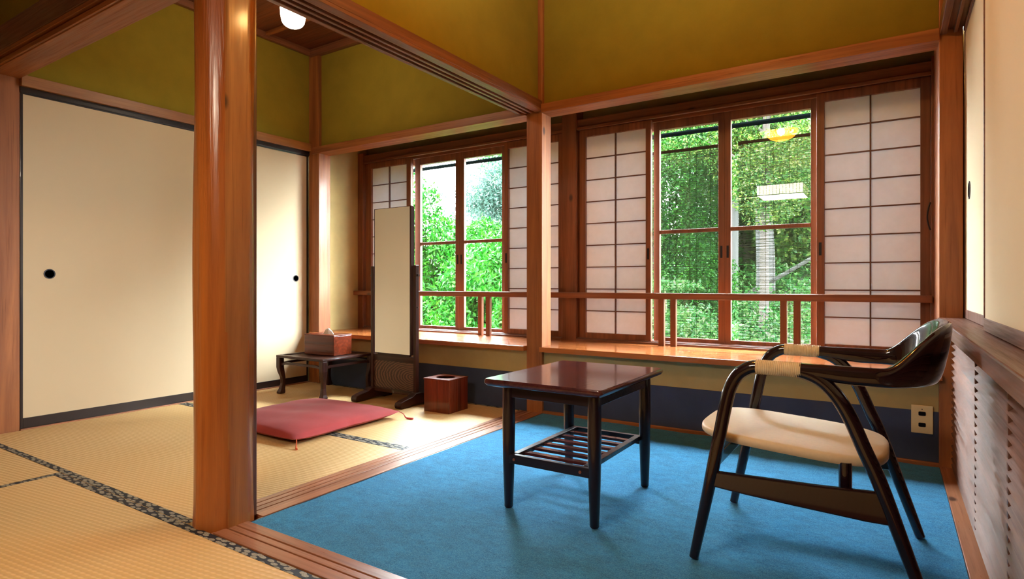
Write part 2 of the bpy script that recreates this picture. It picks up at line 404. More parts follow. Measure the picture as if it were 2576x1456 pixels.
# walls of the front room (left) and its ceiling height wall
struct('wall_front_room_left', B().box(-3.95, -3.86, -3.0, 1.045, -.06, 2.56), M_tan, 'tan wall on the left of the front room', 'wall')

# ------------------------------------------------------------------ sliding doors
def finger_pull_bm(cx, cy, cz, r, face):
    b = B(); rings = []
    prof = ((r, 0), (r, .0025), (r * .82, .0025), (r * .78, -.004), (.0006, -.004))
    for rr, h in prof:
        rings.append([(cx + face * h, cy + rr * math.cos(a), cz + rr * math.sin(a)) for a in [2 * PI * i / 28 for i in range(28)]])
    return b.loft(rings)
def fusuma(n, y0, y1, z0, z1, x, face, label, pull=None, rail=.04, stile=.012):
    """sliding door in the plane X=x; face=+1 looks towards +X"""
    t = x - face * .02
    o = struct('door_%d' % n, B().box(min(x - face * .003, t), max(x - face * .003, t), y0 + stile, y1 - stile, z0 + rail, z1 - .012), M_fus, label, 'sliding door')
    xa, xb = min(x, t), max(x, t)
    B().box(xa, xb, y0, y0 + stile, z0, z1).box(xa, xb, y1 - stile, y1, z0, z1).box(xa, xb, y0 + stile, y1 - stile, z1 - .012, z1)\
        .box(xa, xb, y0 + stile, y1 - stile, z0, z0 + rail).done('door_frame', M_black if rail > .03 and face > 0 else 'brown', o, .0015)
    if pull:
        finger_pull_bm(x - face * .003, pull[0], pull[1], pull[2], face).done('finger_pull', M_iron, o, smooth=True)
    return o
fusuma(1, 1.172, 2.085, .006, 1.733, -3.742, 1, 'tall cream paper sliding door left of the round log pillar, with a dark round pull', (1.298, .80, .026), rail=.052)
fusuma(2, 2.075, 2.95, .006, 1.733, -3.755, 1, 'cream paper sliding door seen right of the round log pillar, with a dark round pull', (2.842, .79, .025), rail=.045)
fusuma(3, 1.95, 2.955, .612, 1.757, .248, -1, 'white closet door reflecting window light, behind the nearer closet door', (2.80, 1.10, .034), rail=.034)
fusuma(4, .9, 2.17, .612, 1.757, .226, -1, 'nearest cream closet door at the right edge of the room', None, rail=.036, stile=.010)

# ------------------------------------------------------------------ right side: ledge, louvres
trim(B().box(0.160, 0.30, -1.0, 2.95, .566, .610), 'brown', 'thick weathered brown ledge under the right closet doors', cat='ledge', bevel=.004)
trim(B().box(0.168, 0.32, 0.3, 2.95, -.06, .006), 'threshold', 'pale wooden base plank along the foot of the louvred panel', cat='baseboard')
lv = thing('louvre_panel', 'wooden louvred panel below the ledge on the right wall', 'louvre panel', (0.205, 1.6, 0))
def slat(z):
    pts = ((.205, z - .002), (.209, z - .005), (.233, z + .0135), (.2295, z + .017))
    return B().prism([(p[0] - .205, p[1]) for p in pts], 1, -.8 - .6, 1.35)
for i in range(22):
    slat(.022 + i * .0252).done('slat', wood('brown', 1), lv)
for yy in (2.20, 1.62, 1.04):
    B().box(.004, .03, yy - 1.6 - .009, yy - 1.6 + .009, .0, .566).done('louvre_stile', wood('brown', 2), lv)
B().box(.034, .05, -1.4, 1.35, 0, .566).done('backing_board', wood('brown', 1), lv)

# ------------------------------------------------------------------ shoji screens
def shoji(x0, x1, px0, px1, mid, y, label, pull=None):
    s = thing('shoji_screen', label, 'shoji screen', ((x0 + x1) / 2, y, .40))
    ox = (x0 + x1) / 2; Z0, Z1, P0, P1 = 0, 1.335, .037, 1.29
    B().box(x0 - ox, px0 - ox, -.015, .015, Z0, Z1).box(px1 - ox, x1 - ox, -.015, .015, Z0, Z1)\
        .box(px0 - ox, px1 - ox, -.015, .015, Z0, P0).box(px0 - ox, px1 - ox, -.015, .015, P1, Z1).done('screen_frame', wood('red', 2), s, .0015)
    b = B().box(mid - ox - .0035, mid - ox + .0035, -.010, .004, P0, P1)
    for i in range(1, 9):
        zz = P0 + (P1 - P0) * i / 9
        b.box(px0 - ox, px1 - ox, -.009, .003, zz - .003, zz + .003)
    b.done('lattice', wood('lattice', 0), s)
    B().box(px0 - ox, px1 - ox, .004, .005, P0, P1).done('paper', M_paper, s)
    if pull is not None:
        B().box(pull - ox - .0065, pull - ox + .0065, -.0165, -.012, .495, .562).done('finger_pull', M_iron, s)
    return s
shoji(-1.688, -1.212, -1.645, -1.245, -1.443, 3.445, 'two-column paper screen at the left side of the wide right window', -1.229)
shoji(-0.323, 0.160, -0.287, 0.121, -0.084, 3.445, 'paper screen at the right end of the wide window, next to the right post', -0.306)
shoji(-3.636, -3.142, -3.576, -3.187, -3.379, 3.445, 'paper screen behind the standing mirror in the small window', None)
shoji(-2.270, -1.805, -2.237, -1.842, -2.04, 3.445, 'paper screen of the small window partly hidden by the front square post', -2.254)

# ------------------------------------------------------------------ glass sashes
def sash(n, x0, x1, gx0, gx1, y, label, pull=None):
    o = struct('window_%d' % n, B().box(x0, gx0, y - .013, y + .013, .40, 1.752).box(gx1, x1, y - .013, y + .013, .40, 1.752)
               .box(gx0, gx1, y - .013, y + .013, .40, .426).box(gx0, gx1, y - .013, y + .013, 1.680, 1.752)
               .box(gx0, gx1, y - .010, y + .010, 1.050, 1.072), wood('red', 2), label, 'window sash', bevel=.0015)
    B().box(gx0 - .003, gx1 + .003, y - .0015, y + .0015, .423, 1.053).done('glass_pane', M_glass, o)
    B().box(gx0 - .003, gx1 + .003, y - .0015, y + .0015, 1.069, 1.683).done('glass_pane', M_glass, o)
    if pull is not None:
        B().box(pull - .006, pull + .006, y - .0155, y - .010, .896, .966).done('finger_pull', M_iron, o)
    return o
sash(1, -1.215, -.797, -1.178, -.833, 3.500, 'left wood-framed glass sash of the wide right window', -.815)
sash(2, -.797, -.322, -.763, -.356, 3.500, 'right wood-framed glass sash of the wide window, with lamps reflected in it', -.780)
sash(3, -3.150, -2.708, -3.095, -2.747, 3.500, 'left wood-framed glass sash of the small window beside the mirror', -2.726)
sash(4, -2.708, -2.285, -2.665, -2.327, 3.500, 'right wood-framed glass sash of the small window', -2.690)

# ------------------------------------------------------------------ hand rail in front of the windows
hr = thing('handrail', 'long reddish wooden handrail with paired balusters in front of both windows', 'handrail', (-1.7, 3.37, .386))
B().box(-2.03, 1.865, -.016, .016, .272, .308).done('rail', wood('red', 0), hr, .004)
for x in (-3.10, -3.04, -2.428, -2.360, -1.125, -1.055, -.471, -.407):
    B().box(x + 1.7 - .0165, x + 1.7 + .0165, -.013, .013, .0, .272).done('baluster', wood('red', 2), hr, .0015)

# ------------------------------------------------------------------ log pillar
def log_pillar():
    cx, cy_, R = -1.773, 1.075, .087
    k = NM('polished_log'); v = k.coord((7, 7, .5)); f = k.coord((34, 34, 1.2))
    n1 = k.noise(v, 1.6, 5, .6, .5); n2 = k.noise(f, 1.8, 4, .65, .4)
    c = k.mix(k.ramp(n1, .3, .7), S((170, 96, 38)), S((126, 64, 22)))
    c = k.mix(k.ramp(n2, .55, .75, (0, 0, 0, 1), (.6, .6, .6, 1)), c, S((104, 40, 14)))
    k.l(c, k.b.inputs['Base Color']); k.b.inputs['Roughness'].default_value = .3; k.b.inputs['Coat Weight'].default_value = .35; k.b.inputs['Coat Roughness'].default_value = .18
    ad = k.n('Math', operation='ADD'); k.l(n1, ad.inputs[0]); k.l(n2, ad.inputs[1]); k.bump(ad.outputs[0], .55, .006)
    seg = 72; rings = []
    rnd = random.Random(3); ph = [rnd.uniform(0, 6.28) for _ in range(8)]
    zs = [i * .03 for i in range(-2, 86)]
    for z in zs:
        z = min(z, 2.53); ring = []
        flat = -1.695 + .0025 * math.sin(z * 3.1 + 1)
        for i in range(seg):
            a = 2 * PI * i / seg
            r = R * (1 - .018 * z / 2.5) + .0018 * math.sin(3 * a + 2.2 * z + ph[0]) + .0014 * math.sin(5 * a - 3.7 * z + ph[1]) + .001 * math.sin(9 * a + 6 * z + ph[2]) + .0016 * math.sin(5.5 * z + ph[3])
            if z < .06 and z > -.03: r += .002 * (1 - abs(z) / .06)
            x = cx + r * math.cos(a); y = cy_ + r * math.sin(a)
            x = min(x, flat)
            ring.append((x, y, z))
        rings.append(ring)
    o = B().loft(rings).done('log_pillar', k.m, smooth=True)
    # planed face keeps a paler figured grain
    m2 = wood('cedar_pale', 2); o.data.materials.append(m2)
    for p in o.data.polygons:
        if p.normal.x > .97 and abs(p.normal.z) < .5: p.material_index = 1
    return tag(o, 'tall polished round log pillar with one planed face at the corner of the threshold', 'pillar')
log_pillar()

# ------------------------------------------------------------------ tatami mats and carpet
def tatami(x0, x1, y0, y1, borders, label):
    cx, cy_ = (x0 + x1) / 2, (y0 + y1) / 2
    t = thing('tatami_mat', label, 'tatami mat', (cx, cy_, -.055), group=None)
    g = .0006
    B().box(x0 - cx + g, x1 - cx - g, y0 - cy_ + g, y1 - cy_ - g, 0, .055).done('rush_surface', M_tat, t)
    for s_, wd in borders:
        if s_ == 's': q = (x0, x1, y0, y0 + wd)
        if s_ == 'n': q = (x0, x1, y1 - wd, y1)
        if s_ == 'w': q = (x0, x0 + wd, y0, y1)
        if s_ == 'e': q = (x1 - wd, x1, y0, y1)
        B().box(q[0] - cx + g, q[1] - cx - g, q[2] - cy_ + g, q[3] - cy_ - g, .0551, .0562).done('cloth_border', M_border, t)
tatami(-3.728, -1.842, .995, 1.985, [('s', .028), ('n', .028)], 'tatami mat under the near half of the red cushion in the small room')
tatami(-3.728, -1.842, 1.985, 2.966, [('s', .028), ('n', .022)], 'tatami mat along the window wall under the standing mirror')
tatami(-2.737, -.83, .02, .993, [('n', .028), ('s', .028)], 'large tatami mat in the foreground in front of the log pillar')
tatami(-3.728, -2.739, -.93, .993, [('e', .030), ('w', .028)], 'tatami mat at the left edge of the foreground')
tatami(-.829, .17, -.93, .993, [('n', .001), ('w', .028)], 'tatami mat under the camera near the right closet doors')

cp = thing('carpet', 'bright blue pile carpet covering the veranda floor', 'carpet', (-.76, 2.0, -.04))
def carpet_mesh():
    b = B(); nx, ny = 60, 60
    x0, x1, y0, y1 = -1.683 + .76, .167 + .76, 1.106 - 2.0, 2.951 - 2.0
    rr = random.Random(5)
    vs = [[b.bm.verts.new((x0 + (x1 - x0) * i / nx, y0 + (y1 - y0) * j / ny, .041 + .0012 * math.sin(i * .8 + j * .3) * math.sin(j * .5))) for i in range(nx + 1)] for j in range(ny + 1)]
    for j in range(ny):
        for i in range(nx): b.bm.faces.new((vs[j][i], vs[j][i + 1], vs[j + 1][i + 1], vs[j + 1][i]))
    # skirt
    lo = []
    edge = [vs[0][i] for i in range(nx + 1)] + [vs[j][nx] for j in range(1, ny + 1)] + [vs[ny][i] for i in range(nx - 1, -1, -1)] + [vs[j][0] for j in range(ny - 1, 0, -1)]
    lo = [b.bm.verts.new((v.co.x, v.co.y, 0)) for v in edge]
    for i in range(len(edge)):
        j = (i + 1) % len(edge); b.bm.faces.new((edge[j], edge[i], lo[i], lo[j]))
    return b
carpet_mesh().done('pile', M_carpet, cp, smooth=True)

# ------------------------------------------------------------------ coffee table
def coffee_table():
    t = thing('coffee_table', 'low dark rosewood table with slatted lower shelf on the blue carpet', 'table', (-.925, 1.87, .0025))
    ox, oy = .925, 1.87
    X0, X1, Y0, Y1 = -1.138 + ox, -.712 + ox, 1.592 - oy, 2.155 - oy
    b = B(); rings = []
    for ins, z in ((.020, .403), (.006, .408), (.0, .416), (.0, .424), (.003, .430)):
        r = .012; ring = []
        for cx_, cy_, a0 in ((X1 - ins - r, Y1 - ins - r, 0), (X0 + ins + r, Y1 - ins - r, 1), (X0 + ins + r, Y0 + ins + r, 2), (X1 - ins - r, Y0 + ins + r, 3)):
            for q in range(5):
                a = (a0 + q / 4) * PI / 2; ring.append((cx_ + r * math.cos(a), cy_ + r * math.sin(a), z))
        rings.append(ring)
    b.loft(rings).done('tabletop', wood('rosewood', 1), t, smooth=True)
    for lx in (-1.072, -.760):
        for ly in (1.648, 2.085):
            B().lathe([(.0115, 0), (.0145, .004), (.0195, .15), (.0215, .28), (.0205, .403)], lx + ox, ly - oy, 20).done('leg', wood('ebony', 2), t, smooth=True)
    b = B()
    for ly in (1.648, 2.085): b.box(-1.072 + ox, -.760 + ox, ly - oy - .010, ly - oy + .010, .368, .403)
    for lx in (-1.072, -.760): b.box(lx + ox - .010, lx + ox + .010, 1.648 - oy, 2.085 - oy, .368, .403)
    b.done('apron', wood('ebony', 0), t, .0015)
    sh = B()
    for ly in (1.640, 2.093): sh.box(-1.072 + ox, -.760 + ox, ly - oy - .009, ly - oy + .009, .152, .182)
    for lx in (-1.045, -.787): sh.box(lx + ox - .011, lx + ox + .011, 1.648 - oy, 2.085 - oy, .168, .184)
    sho = sh.done('shelf_frame', wood('ebony', 0), t, .002)
    for i in range(6):
        y = 1.70 + i * .066
        B().box(-1.036 + ox, -.796 + ox, y - oy - .012, y - oy + .012, .169, .178).done('shelf_slat', wood('rosewood', 0), t, .001)
    for x in (-1.040, -.800):
        B().tube([(x + ox, 1.6305 - oy, .167), (x + ox, 1.6275 - oy, .167)], .0045, 12).done('dowel_cap', plain('worn_plug', (120, 70, 48), .5), t)
    return t
coffee_table()

# ------------------------------------------------------------------ armchair
M_cane = None
def m_cane():
    k = NM('cane_binding'); v = k.coord((1, 1, 1)); n = k.noise(v, 60, 3, .6)
    k.l(k.ramp(n, .3, .7, S((206, 184, 142)), S((228, 212, 176))), k.b.inputs['Base Color']); k.b.inputs['Roughness'].default_value = .5
    return k.m
M_seat = plain('beige_vinyl', (214, 192, 158), .5, noise=.08, bump=.15, nscale=90)
def smooth_path(pts, n=8):
    P = [Vector(p) for p in pts]; out = []
    for i in range(len(P) - 1):
        p0 = P[max(i - 1, 0)]; p1 = P[i]; p2 = P[i + 1]; p3 = P[min(i + 2, len(P) - 1)]
        for q in range(n):
            t = q / n
            out.append(.5 * ((2 * p1) + (-p0 + p2) * t + (2 * p0 - 5 * p1 + 4 * p2 - p3) * t * t + (-p0 + 3 * p1 - 3 * p2 + p3) * t ** 3))
    out.append(P[-1]); return out
def chair():
    ox, oy = .19, 1.855
    t = thing('armchair', 'low glossy black bentwood armchair with beige seat and cane-bound arms', 'armchair', (-ox, oy, .0055))
    eb = M_lacq = plain('dark_lacquered_wood', (30, 9, 15), .35, coat=1.0, spec=.08, noise=.35, nscale=14)
    eb.node_tree.nodes['Principled BSDF'].inputs['Coat Roughness'].default_value = .05
    for s, yb, yt in ((-1, 1.612, 1.612), (1, 2.095, 2.090)):
        dy = yb - oy
        front = [(-.449, 0), (-.411, .186), (-.385, .32), (-.366, .42), (-.354, .468), (-.336, .502), (-.312, .521), (-.288, .528), (-.24, .5285), (-.185, .527)]
        rear = [(-.20, .527), (-.165, .517), (-.138, .502), (-.116, .48), (-.097, .453), (-.078, .416), (-.052, .352), (-.020, .275), (.038, .105), (.074, 0)]
        f = smooth_path([(x + ox, dy, z) for x, z in front], 6)
        r = smooth_path([(x + ox, dy, z) for x, z in rear], 6)
        rf = [.0125 + .0045 * min(1, p.z / .25) for p in f]; rr = [.0125 + .0045 * min(1, p.z / .25) for p in r]
        B().tube(f, rf, 18).done('front_leg', eb, t, smooth=True)
        B().tube(r, rr, 18).done('rear_leg', eb, t, smooth=True)
        # stretcher board, deeper towards the rear
        pts = [(-.400 + ox, .202), (-.392 + ox, .243), (-.32 + ox, .245), (-.15 + ox, .250), (-.010 + ox, .258), (.018 + ox, .185), (-.05 + ox, .184), (-.2 + ox, .190), (-.34 + ox, .197)]
        B().prism(pts, 1, dy - .009, dy + .009).done('stretcher', eb, t, .004, seg=3)
        # cane binding
        b = B(); x0, x1 = -.290, -.186
        n = 24; path = []
        rad = []
        for i in range(n * 4 + 1):
            u = i / (n * 4); path.append((x0 + (x1 - x0) * u + ox, dy, .528 - .0008 * u)); rad.append(0.0186 + .0007 * math.cos(2 * PI * i / 4))
        b.tube(path, rad, 20).done('cane_binding', m_cane() if s < 0 else bpy.data.materials['cane_binding'], t, smooth=True)
        B().tube([(-.094 + ox, dy - s * .060, .215), (-.094 + ox, dy - s * .060, .300)], .015, 16).done('support_post', eb, t, smooth=True)
        B().tube([(-.094 + ox, dy, .225), (-.094 + ox, dy - s * .060, .225)], .007, 12).done('support_peg', eb, t, smooth=True)
    B().box(-.395 + ox, -.378 + ox, 1.612 - oy, 2.095 - oy, .262, .296).done('front_rail', eb, t, .003)
    # arm and backrest in one bent piece
    b = B(); rings = []; N = 72; ya, yb = 1.612 - oy, 2.090 - oy; ym = (ya + yb) / 2; hy = (yb - ya) / 2
    path = []
    xs = -.188 + ox; xm = -.035 + ox
    for i in range(12): path.append((xs + (xm - xs) * i / 12, ya, 0))
    for i in range(N + 1):
        a = -PI / 2 + PI * i / N
        ca, sa = math.cos(a), math.sin(a)
        px = abs(ca) ** .85; py = (abs(sa) ** .80) * (1 if sa > 0 else -1)
        path.append((xm + .132 * px, ym + hy * py, math.cos(a)))
    for i in range(12, -1, -1): path.append((xs + (xm - xs) * i / 12, yb, 0))
    # arc length smooth blend
    for i, (x, y, c) in enumerate(path):
        pa = path[max(i - 1, 0)]; pb = path[min(i + 1, len(path) - 1)]
        tx, ty = pb[0] - pa[0], pb[1] - pa[1]; L = math.hypot(tx, ty) or 1; tx /= L; ty /= L
        nx, ny = ty, -tx      # outward
        g = max(0, min(1, (c - .10) / .85)); g = g * g * (3 - 2 * g)
        h3 = max(0, min(1, (x - xs) / .12)); h3 = h3 * h3 * (3 - 2 * h3)
        h2 = max(0, min(1, (c) / .5)); h2 = h2 * h2 * (3 - 2 * h2)
        zt = .5445 + .102 * g; zb = .511 - .011 * h3
        th = .0165 - .0075 * h2
        lean = .026 * g
        th = .0165 - .0045 * h2
        ring = []
        for q in range(20):
            a = 2 * PI * q / 20
            ex = abs(math.cos(a)) ** .7 * (1 if math.cos(a) > 0 else -1); ez = abs(math.sin(a)) ** .7 * (1 if math.sin(a) > 0 else -1)
            zz = (zt + zb) / 2 + ez * (zt - zb) / 2
            fr = (zz - zb) / max(1e-6, zt - zb)
            off = ex * th + lean * fr
            ring.append((x + nx * off, y + ny * off, zz))
        rings.append(ring)
    b.loft(rings).done('backrest', eb, t, smooth=True)
    # seat pad
    b = B(); rings = []
    cx_, cy_ = -.236 + ox, 1.852 - oy; A, Bb = .234, .200
    def sup(a, n=3.6):
        ca, sa = math.cos(a), math.sin(a)
        return abs(ca) ** (2 / n) * (1 if ca > 0 else -1), abs(sa) ** (2 / n) * (1 if sa > 0 else -1)
    for k_, z in ((.0, -.013), (.93, -.013), (.98, -.011), (.998, -.006), (1.0, .0), (.996, .0065), (.98, .0110), (.94, .0135), (.6, .0160), (.3, .0170), (.0, .0172)):
        ring = []
        for q in range(56):
            a = 2 * PI * q / 56; ex, ey = sup(a)
            x = cx_ + A * ex * max(k_, .001); y = cy_ + Bb * ey * max(k_, .001)
            zz = .314 + z - .030 * (x - cx_) / .45
            ring.append((x, y, zz))
        rings.append(ring)
    b.loft(rings).done('seat', M_seat, t, smooth=True)
    return t
chair()

# ------------------------------------------------------------------ red floor cushion
def zabuton():
    cx, cy_ = -2.635, 2.068
    t = thing('floor_cushion', 'flat red square floor cushion with corner tassels on the tatami', 'cushion', (cx, cy_, 0), .02)
    k = NM('red_cotton'); v = k.coord(); n = k.noise(v, 5, 4, .55); f = k.noise(k.coord((1, 1, 1)), 500, 2, .6)
    k.l(k.ramp(n, .3, .7, S((136, 34, 36)), S((156, 44, 44))), k.b.inputs['Base Color']); k.b.inputs['Roughness'].default_value = .85; k.b.inputs['Sheen Weight'].default_value = .08
    ad = k.n('Math', operation='ADD'); k.l(n, ad.inputs[0]); k.l(f, ad.inputs[1]); k.bump(n, .25, .01)
    N = 40; hx, hy = .345, .345; b = B(); rr = random.Random(2)
    def P(i, j, up):
        u = -1 + 2 * i / N; v_ = -1 + 2 * j / N
        e = (1 - abs(u) ** 3.2) * (1 - abs(v_) ** 3.2)
        pin = 1 - .055 * (1 - (abs(u) * abs(v_)) ** .5) * (max(abs(u), abs(v_)) ** 4)   # edges draw in between corners
        x = u * hx * pin; y = v_ * hy * pin
        th = .052 * (max(e, 0) ** .42)
        wr = .003 * math.sin(7 * u + 3 * v_) * e + .002 * math.sin(11 * v_ - 4 * u) * e
        corner = (abs(u) * abs(v_)) ** 6
        base = .030 + .008 * corner
        z = base + th * (1.0 if up else -.52) + (wr if up else 0)
        return (x, y, max(.002, z) if not up else z)
    for up in (True, False):
        g = [[b.bm.verts.new(P(i, j, up)) for i in range(N + 1)] for j in range(N + 1)]
        for j in range(N):
            for i in range(N):
                f_ = (g[j][i], g[j][i + 1], g[j + 1][i + 1], g[j + 1][i])
                b.bm.faces.new(f_ if up else tuple(reversed(f_)))
    bmesh.ops.remove_doubles(b.bm, verts=b.bm.verts, dist=.0006)
    b.done('cover', k.m, t, smooth=True)
    mt = plain('tassel_orange', (206, 92, 52), .8); mr = plain('tassel_red', (186, 60, 70), .8)
    for i, (sx_, sy, dx, dy, m) in enumerate(((-1, -1, -.075, -.02, mt), (1, -1, .045, -.035, mt), (1, 1, .09, .01, mr), (-1, 1, -.05, .05, mt))):
        x, y = sx_ * .343, sy * .343
        p = smooth_path([(x, y, .036), (x + dx * .3, y + dy * .3, .026), (x + dx * .5, y + dy * .55, .007), (x + dx, y + dy, .006)], 5)
        n_ = len(p); B().tube(p, [.0022 if q < n_ * .45 else .0022 + .0028 * min(1, (q / n_ - .45) * 4) for q in range(n_)], 8).done('tassel', m, t, smooth=True)
zabuton()

# ------------------------------------------------------------------ low side table with curved legs
def side_table():
    t = thing('low_table', 'small dark low table with curved legs in the corner of the tatami room', 'table', (-3.290, 2.735, .0012), math.radians(0.5))
    W, D = .236, .226
    b = B().box(-W, W, -D, D, .246, .258).done('tabletop', wood('walnut', 0), t, .002)
    B().box(-W, W, -D, -D + .03, .258, .263).box(-W, W, D - .03, D, .258, .263).box(-W, -W + .03, -D + .03, D - .03, .258, .263).box(W - .03, W, -D + .03, D - .03, .258, .263).done('table_rim', wood('walnut', 0), t, .0015)
    for sx_ in (-1, 1):
        for sy in (-1, 1):
            rings = []
            prof = ((0, .019, -.003), (.012, .021, -.004), (.03, .016, -.008), (.07, .0125, -.013), (.11, .0135, -.012), (.15, .0175, -.004), (.18, .0185, 0), (.246, .0185, 0))
            for z, hw, off in prof:
                cx_ = sx_ * (W - .0185 + off); cy_ = sy * (D - .0185 + off)
                rings.append([(cx_ - hw, cy_ - hw, z), (cx_ + hw, cy_ - hw, z), (cx_ + hw, cy_ + hw, z), (cx_ - hw, cy_ + hw, z)])
            B().loft(rings).done('leg', wood('walnut', 2), t, .003, smooth=False)
    # curved humpback rails
    for s in (-1, 1):
        pts = []
        n = 14
        top = [(-W + .03 + (2 * W - .06) * i / n, .205 + .012 * min(1, 3 * math.sin(PI * i / n)) ) for i in range(n + 1)]
        bot = [(x, z - .016) for x, z in reversed(top)]
        B().prism(top + bot, 1, s * (D - .02) - .006, s * (D - .02) + .006).done('stretcher', wood('walnut', 0), t)
        B().prism(top + bot, 0, s * (W - .02) - .006, s * (W - .02) + .006).done('stretcher', wood('walnut', 1), t)
side_table()

def tissue_box():
    t = thing('tissue_box', 'reddish-brown wooden tissue box with a white tissue, on the low table', 'tissue box', (-3.29, 2.752, .2635), math.radians(2))
    W, D, H = .145, .080, .138
    b = B().box(-W, W, -D, D, 0, H - .008).done('box_body', wood('boxwood', 0), t, .002)
    B().box(-W - .001, W + .001, -D - .001, -.016, H - .008, H).box(-W - .001, W + .001, .016, D + .001, H - .008, H).box(-W - .001, -.06, -.016, .016, H - .008, H).box(.06, W + .001, -.016, .016, H - .008, H).done('box_lid', wood('boxwood', 0), t, .0015)
    b = B(); N = 22; rr = random.Random(1)
    g = []
    for j in range(N + 1):
        row = []
        for i in range(N + 1):
            u = -1 + 2 * i / N; v = -1 + 2 * j / N; r = math.hypot(u, v)
            h = .040 * max(0, 1 - r ** 2) ** .8 + .0035 * math.sin(9 * u + 3 * v) * max(0, 1 - r)
            row.append(b.bm.verts.new((u * .044 * (1 + .25 * math.sin(3 * v)), v * .016, H - .003 + h)))
        g.append(row)
    for j in range(N):
        for i in range(N): b.bm.faces.new((g[j][i], g[j][i + 1], g[j + 1][i + 1], g[j + 1][i]))
    b.done('tissue', plain('tissue_white', (236, 230, 224), .9, noise=.12, nscale=120), t, smooth=True)
tissue_box()

def waste_box():
    t = thing('waste_box', 'square reddish-brown wooden waste box with a round hole, on the tatami', 'waste box', (-2.222, 2.732, 0), math.radians(1.5))
    W, H = .092, .188
    B().box(-W, W, -W, -W + .008, 0, H).box(-W, W, W - .008, W, 0, H).box(-W, -W + .008, -W + .008, W - .008, 0, H).box(W - .008, W, -W + .008, W - .008, 0, H).box(-W + .008, W - .008, -W + .008, W - .008, 0, .008).done('box_body', wood('boxwood', 2), t, .0015)
    b = B(); n = 48; hi = []; ri = []; W2 = W + .003
    def sq(a):
        c, s = math.cos(a), math.sin(a); m = max(abs(c), abs(s)); return c / m * W2, s / m * W2
    rings = []
    angs = [2 * PI * i / n + PI / 4 for i in range(n)]
    outer = lambda z: [(sq(a)[0], sq(a)[1], z) for a in angs]
    inner = lambda z: [(.057 * math.cos(a), .057 * math.sin(a), z) for a in angs]
    b.loft([inner(H), outer(H), outer(H + .007), inner(H + .007), inner(H)], cap=False)
    b.done('lid', wood('boxwood', 0), t)
waste_box()

# ------------------------------------------------------------------ standing mirror
def mirror_stand():
    cx, cy_ = -2.660, 2.750
    t = thing('standing_mirror', 'tall narrow standing mirror in a dark wooden frame before the small window', 'mirror', (cx, cy_, .0012), math.radians(-1.0))
    wd = wood('walnut', 2)
    for s in (-1, 1):
        x = s * .188
        B().box(x - .011, x + .011, -.014, .014, .05, .862).done('side_post', wd, t, .002)
        # foot: long shoe with rounded toe, along Y
        pts = [(-.160, 0), (-.166, .018), (-.158, .036), (-.125, .046), (-.06, .058), (-.03, .075), (.03, .075), (.06, .058), (.125, .046), (.148, .034), (.152, .015), (.148, 0), (.08, 0), (.05, .010), (-.06, .010), (-.09, 0)]
        B().prism(pts, 0, x + s * .004 - .026, x + s * .004 + .026).done('foot', wood('walnut', 1), t, .004)
        B().tube([(x + s * .010, 0, .80), (x + s * .024, 0, .80)], [.009, .007], 12).done('knob', M_black, t, smooth=True)
        B().tube([(x + s * .010, 0, .60), (x + s * .018, 0, .60)], .005, 10).done('knob', M_black, t, smooth=True)
    B().box(-.177, .177, -.010, .010, .253, .292).done('cross_rail', wood('walnut', 0), t, .002)
    B().box(-.177, .177, -.012, .012, .052, .078).done('cross_rail', wood('walnut', 0), t, .002)
    # panel with strong cathedral grain
    k = NM('figured_panel'); tcn = k.n('TexCoord'); mp = k.n('Mapping'); k.l(tcn.outputs['Object'], mp.inputs[0])
    mp.inputs['Location'].default_value = (-.26, 0, -.165 * 3.4); mp.inputs['Scale'].default_value = (1.5, 1.5, 3.4)
    nz = k.n('TexNoise'); nz.inputs['Scale'].default_value = 5; k.l(mp.outputs[0], nz.inputs['Vector'])
    wv = k.n('TexWave'); wv.wave_type = 'RINGS'; wv.rings_direction = 'Y'; wv.inputs['Scale'].default_value = 8.5; wv.inputs['Distortion'].default_value = 3.2; wv.inputs['Detail'].default_value = 2; wv.inputs['Detail Scale'].default_value = 1.6
    k.l(mp.outputs[0], wv.inputs['Vector'])
    k.l(k.ramp(wv.outputs['Fac'], .25, .85, S((58, 34, 28)), S((112, 76, 58))), k.b.inputs['Base Color']); k.b.inputs['Roughness'].default_value = .4
    B().box(-.178, .178, -.004, .004, .078, .253).done('lower_panel', k.m, t)
    m = bpy.data.objects.new('mirror_panel', None)
    fr = B().box(-.163, -.159, -.018, .012, .305, 1.232).box(.151, .163, -.018, .012, .305, 1.232).box(-.159, .151, -.016, .012, 1.229, 1.232).box(-.159, .151, -.016, .012, .300, .304).box(-.159, .151, -.002, .012, .304, 1.229).done('mirror_frame', wd, t, .001)
    B().box(-.1585, .1505, -.0165, -.002, .3045, 1.2285).done('mirror_glass', M_mirror, fr)
    B().box(-.14, .14, -.010, .010, .292, .300).done('rest_strip', wood('walnut', 0), t, .001)
mirror_stand()

# ------------------------------------------------------------------ power outlet
ol = thing('power_outlet', 'cream double power outlet plate low on the navy wainscot by the right post', 'outlet', (.110, 2.9675, .187))
B().box(-.0375, .0375, -.006, 0, -.058, .058).done('cover_plate', plain('cream_plastic', (222, 200, 150), .4), ol, .0025)
for z in (.024, -.022):
    pts = []
    for i in range(24):
        a = 2 * PI * i / 24; pts.append((max(-.0125, min(.0125, .0155 * math.cos(a))), z + max(-.0085, min(.0085, .0110 * math.sin(a)))))
    so = B().prism(pts, 1, -.0075, -.0055).done('socket', plain('socket_dark', (10, 12, 22), .8, spec=.1), ol)
B().tube([(0, -.0058, .042), (0, -.0072, .042)], .002, 8).done('screw', M_iron, ol)

